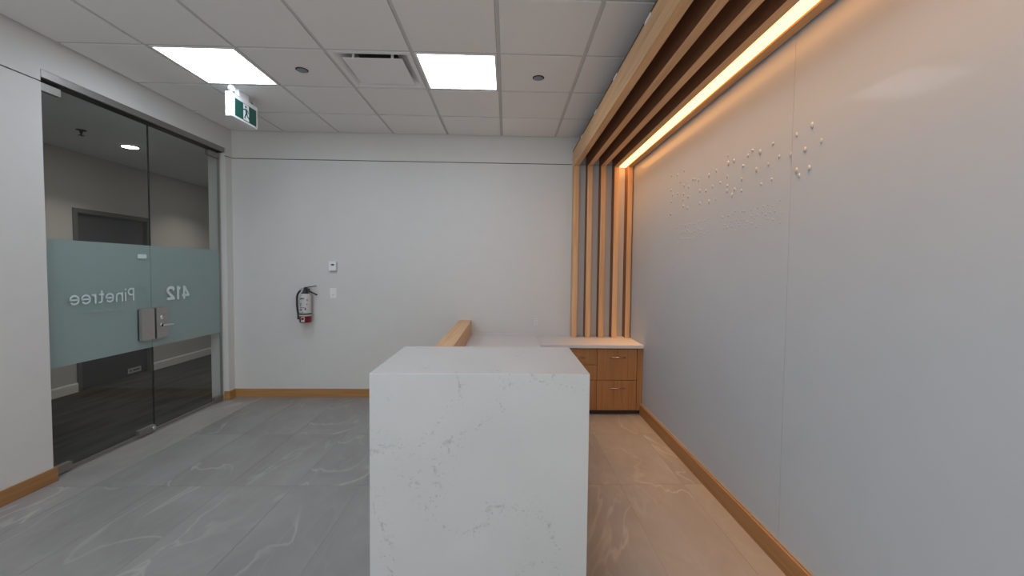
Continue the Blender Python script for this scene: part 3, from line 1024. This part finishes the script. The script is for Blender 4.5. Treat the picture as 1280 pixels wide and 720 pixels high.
obj('lever', bm, M['black'], fe)
bm = new_bm()
bar(bm, (ex + 0.018, ey, 1.236), (ex + 0.060, ey, 1.222), 0.022, 0.013)
bar(bm, (ex + 0.058, ey, 1.223), (ex + 0.130, ey, 1.188), 0.022, 0.011)
obj('carry_handle', bm, M['black'], fe)
bm = new_bm()
add_tube(bm, smooth_path([(ex - 0.010, ey - 0.005, 1.243), (ex - 0.045, ey - 0.012, 1.235), (ex - 0.078, ey - 0.015, 1.185), (ex - 0.086, ey - 0.012, 1.10),
                          (ex - 0.082, ey - 0.008, 1.02), (ex - 0.076, ey - 0.008, 0.975), (ex - 0.072, ey - 0.01, 0.93)], 5), 0.0105)
h = obj('hose', bm, M['black'], fe)
bm = new_bm(); add_cyl(bm, (ex - 0.071, ey - 0.01, 0.955), (ex - 0.070, ey - 0.01, 0.912), 0.010, 0.014, 16)
obj('nozzle', bm, M['black'], h)
bm = new_bm(); add_cyl(bm, (ex - 0.022, ey - 0.014, 1.244), (ex - 0.022, ey - 0.026, 1.244), 0.017, seg=20)
g = obj('pressure_gauge', bm, M['chrome'], fe)
obj('wall_hook', box(ex - 0.015, ex + 0.015, ey + 0.014, YB - 0.001, 1.215, 1.255), M['black'], fe)

# thermostat, switch, outlet
tx = -1.985
th = thing('thermostat', 'square white thermostat on the back wall above the switch', 'thermostat', (tx, YB, 1.45))
body = obj('body', box(tx - 0.040, tx + 0.042, YB - 0.030, YB - 0.001, 1.459, 1.567, 0.004), M['white_plastic'], th)
obj('display', box(tx - 0.012, tx + 0.024, YB - 0.0312, YB - 0.0298, 1.518, 1.536), M['lcd'], body)
obj('painted_shadow', box(tx - 0.030, tx + 0.048, YB - 0.010, YB - 0.001, 1.449, 1.557), M['grey_plate'], th)  # grey plate offset right and down, standing in for the body's cast shadow
sw = thing('light_switch', 'white switch plate on the back wall below the thermostat', 'light switch', (tx, YB, 1.14))
obj('plate', box(tx - 0.036, tx + 0.037, YB - 0.006, YB - 0.001, 1.146, 1.262, 0.002), M['white_metal'], sw)
obj('rocker', box(tx - 0.017, tx + 0.018, YB - 0.009, YB - 0.0055, 1.172, 1.238, 0.0015), M['white_metal'], sw)
obj('indicator', box(tx - 0.008, tx + 0.010, YB - 0.0098, YB - 0.0088, 1.180, 1.187), M['grey_plate'], sw)
ox = 0.337
ou = thing('power_outlet', 'white wall outlet above the worktop behind the desk', 'outlet', (ox, YB, 0.835))
obj('plate', box(ox - 0.035, ox + 0.035, YB - 0.006, YB - 0.001, 0.835, 0.950, 0.002), M['wall'], ou)
for z in (0.915, 0.870):
    s = obj('socket', box(ox - 0.017, ox + 0.017, YB - 0.0085, YB - 0.0055, z - 0.015, z + 0.015, 0.0015), M['white_plastic'], ou)
    bm = new_bm()
    for dx in (-0.007, 0.007): add_box(bm, ox + dx - 0.0018, ox + dx + 0.0018, YB - 0.0092, YB - 0.0084, z - 0.002, z + 0.010)
    add_cyl(bm, (ox, YB - 0.0084, z - 0.008), (ox, YB - 0.0092, z - 0.008), 0.0035, seg=10)
    obj('slots', bm, M['black'], s)

# exit sign
sx0, sx1, sy0, sy1, sz0, sz1 = -2.354, -2.300, 3.565, 3.922, 2.749, 2.950
es = thing('exit_sign', 'green running man exit sign with two lamp heads hung from the ceiling', 'exit sign', (sx0, sy0, sz0))
obj('housing', box(sx0, sx1, sy0, sy1, sz0, sz1, 0.004), M['white_plastic'], es)
bm = new_bm()
add_box(bm, sx0 + 0.008, sx1 - 0.008, sy0 + 0.11, sy1 - 0.11, sz1, ZT - 0.004, 0.002)
add_lathe(bm, (sx0 + sx1) / 2, (sy0 + sy1) / 2, [(0.075, ZT - 0.006), (0.075, ZT - 0.001)], 24)
obj('ceiling_mount', bm, M['white_plastic'], es)
def face(s, z): return (sx1 + 0.0012, sy0 + 0.040 + s, sz0 + 0.018 + z)
FW, FH = sy1 - sy0 - 0.064, 0.145
bm = new_bm(); add_box(bm, sx1, sx1 + 0.001, sy0 + 0.040, sy1 - 0.024, sz0 + 0.018, sz0 + 0.018 + FH)
fp = obj('sign_face', bm, M['green'], es)
fp['label'] = 'green sign face with a white doorway and running figure'
bm = new_bm()
a, b = FW * 0.37, FW * 0.64
add_poly(bm, [(a, 0.006), (b, 0.006), (b, FH - 0.003), (a, FH - 0.003)], face)
obj('doorway', bm, M['exit_white'], fp)
def face2(s, z): return (sx1 + 0.0020, sy0 + 0.040 + s, sz0 + 0.018 + z)
bm = new_bm()
mx_ = FW * 0.50
add_poly(bm, arc(mx_ - 0.004, 0.122, 0.011, 0.011, 0, 340, 14), face2)
for pts, wd in (([(mx_ + 0.000, 0.106), (mx_ + 0.006, 0.066)], 0.024), ([(mx_ - 0.002, 0.102), (mx_ - 0.024, 0.094), (mx_ - 0.040, 0.090)], 0.010),
                ([(mx_ + 0.004, 0.100), (mx_ + 0.026, 0.090), (mx_ + 0.030, 0.072)], 0.010), ([(mx_ + 0.004, 0.068), (mx_ - 0.012, 0.045), (mx_ - 0.022, 0.018)], 0.013),
                ([(mx_ + 0.006, 0.068), (mx_ + 0.022, 0.046), (mx_ + 0.048, 0.026)], 0.013)):
    add_ribbon(bm, pts, wd, face2)
obj('running_figure', bm, M['green'], fp)
for y in (sy0 + 0.022, sy1 - 0.020):
    bm = new_bm()
    add_cyl(bm, (sx1 - 0.028, y, sz1 - 0.004), (sx1 - 0.028, y, sz1 + 0.012), 0.008)
    add_lathe(bm, 0, 0, [(0.012, 0), (0.020, 0.006), (0.026, 0.024), (0.027, 0.034)], 20)
    vs = [v for v in bm.verts if abs(v.co.x) < 0.04 and abs(v.co.y) < 0.04]
    rot = Matrix.Rotation(math.radians(75), 4, 'Y') @ Matrix.Rotation(math.radians(25), 4, 'X')
    mt = Matrix.Translation((sx1 - 0.028, y - 0.004, sz1 + 0.018)) @ rot
    for v in vs: v.co = mt @ v.co
    obj('lamp_head', bm, M['lamp_grey'], es)
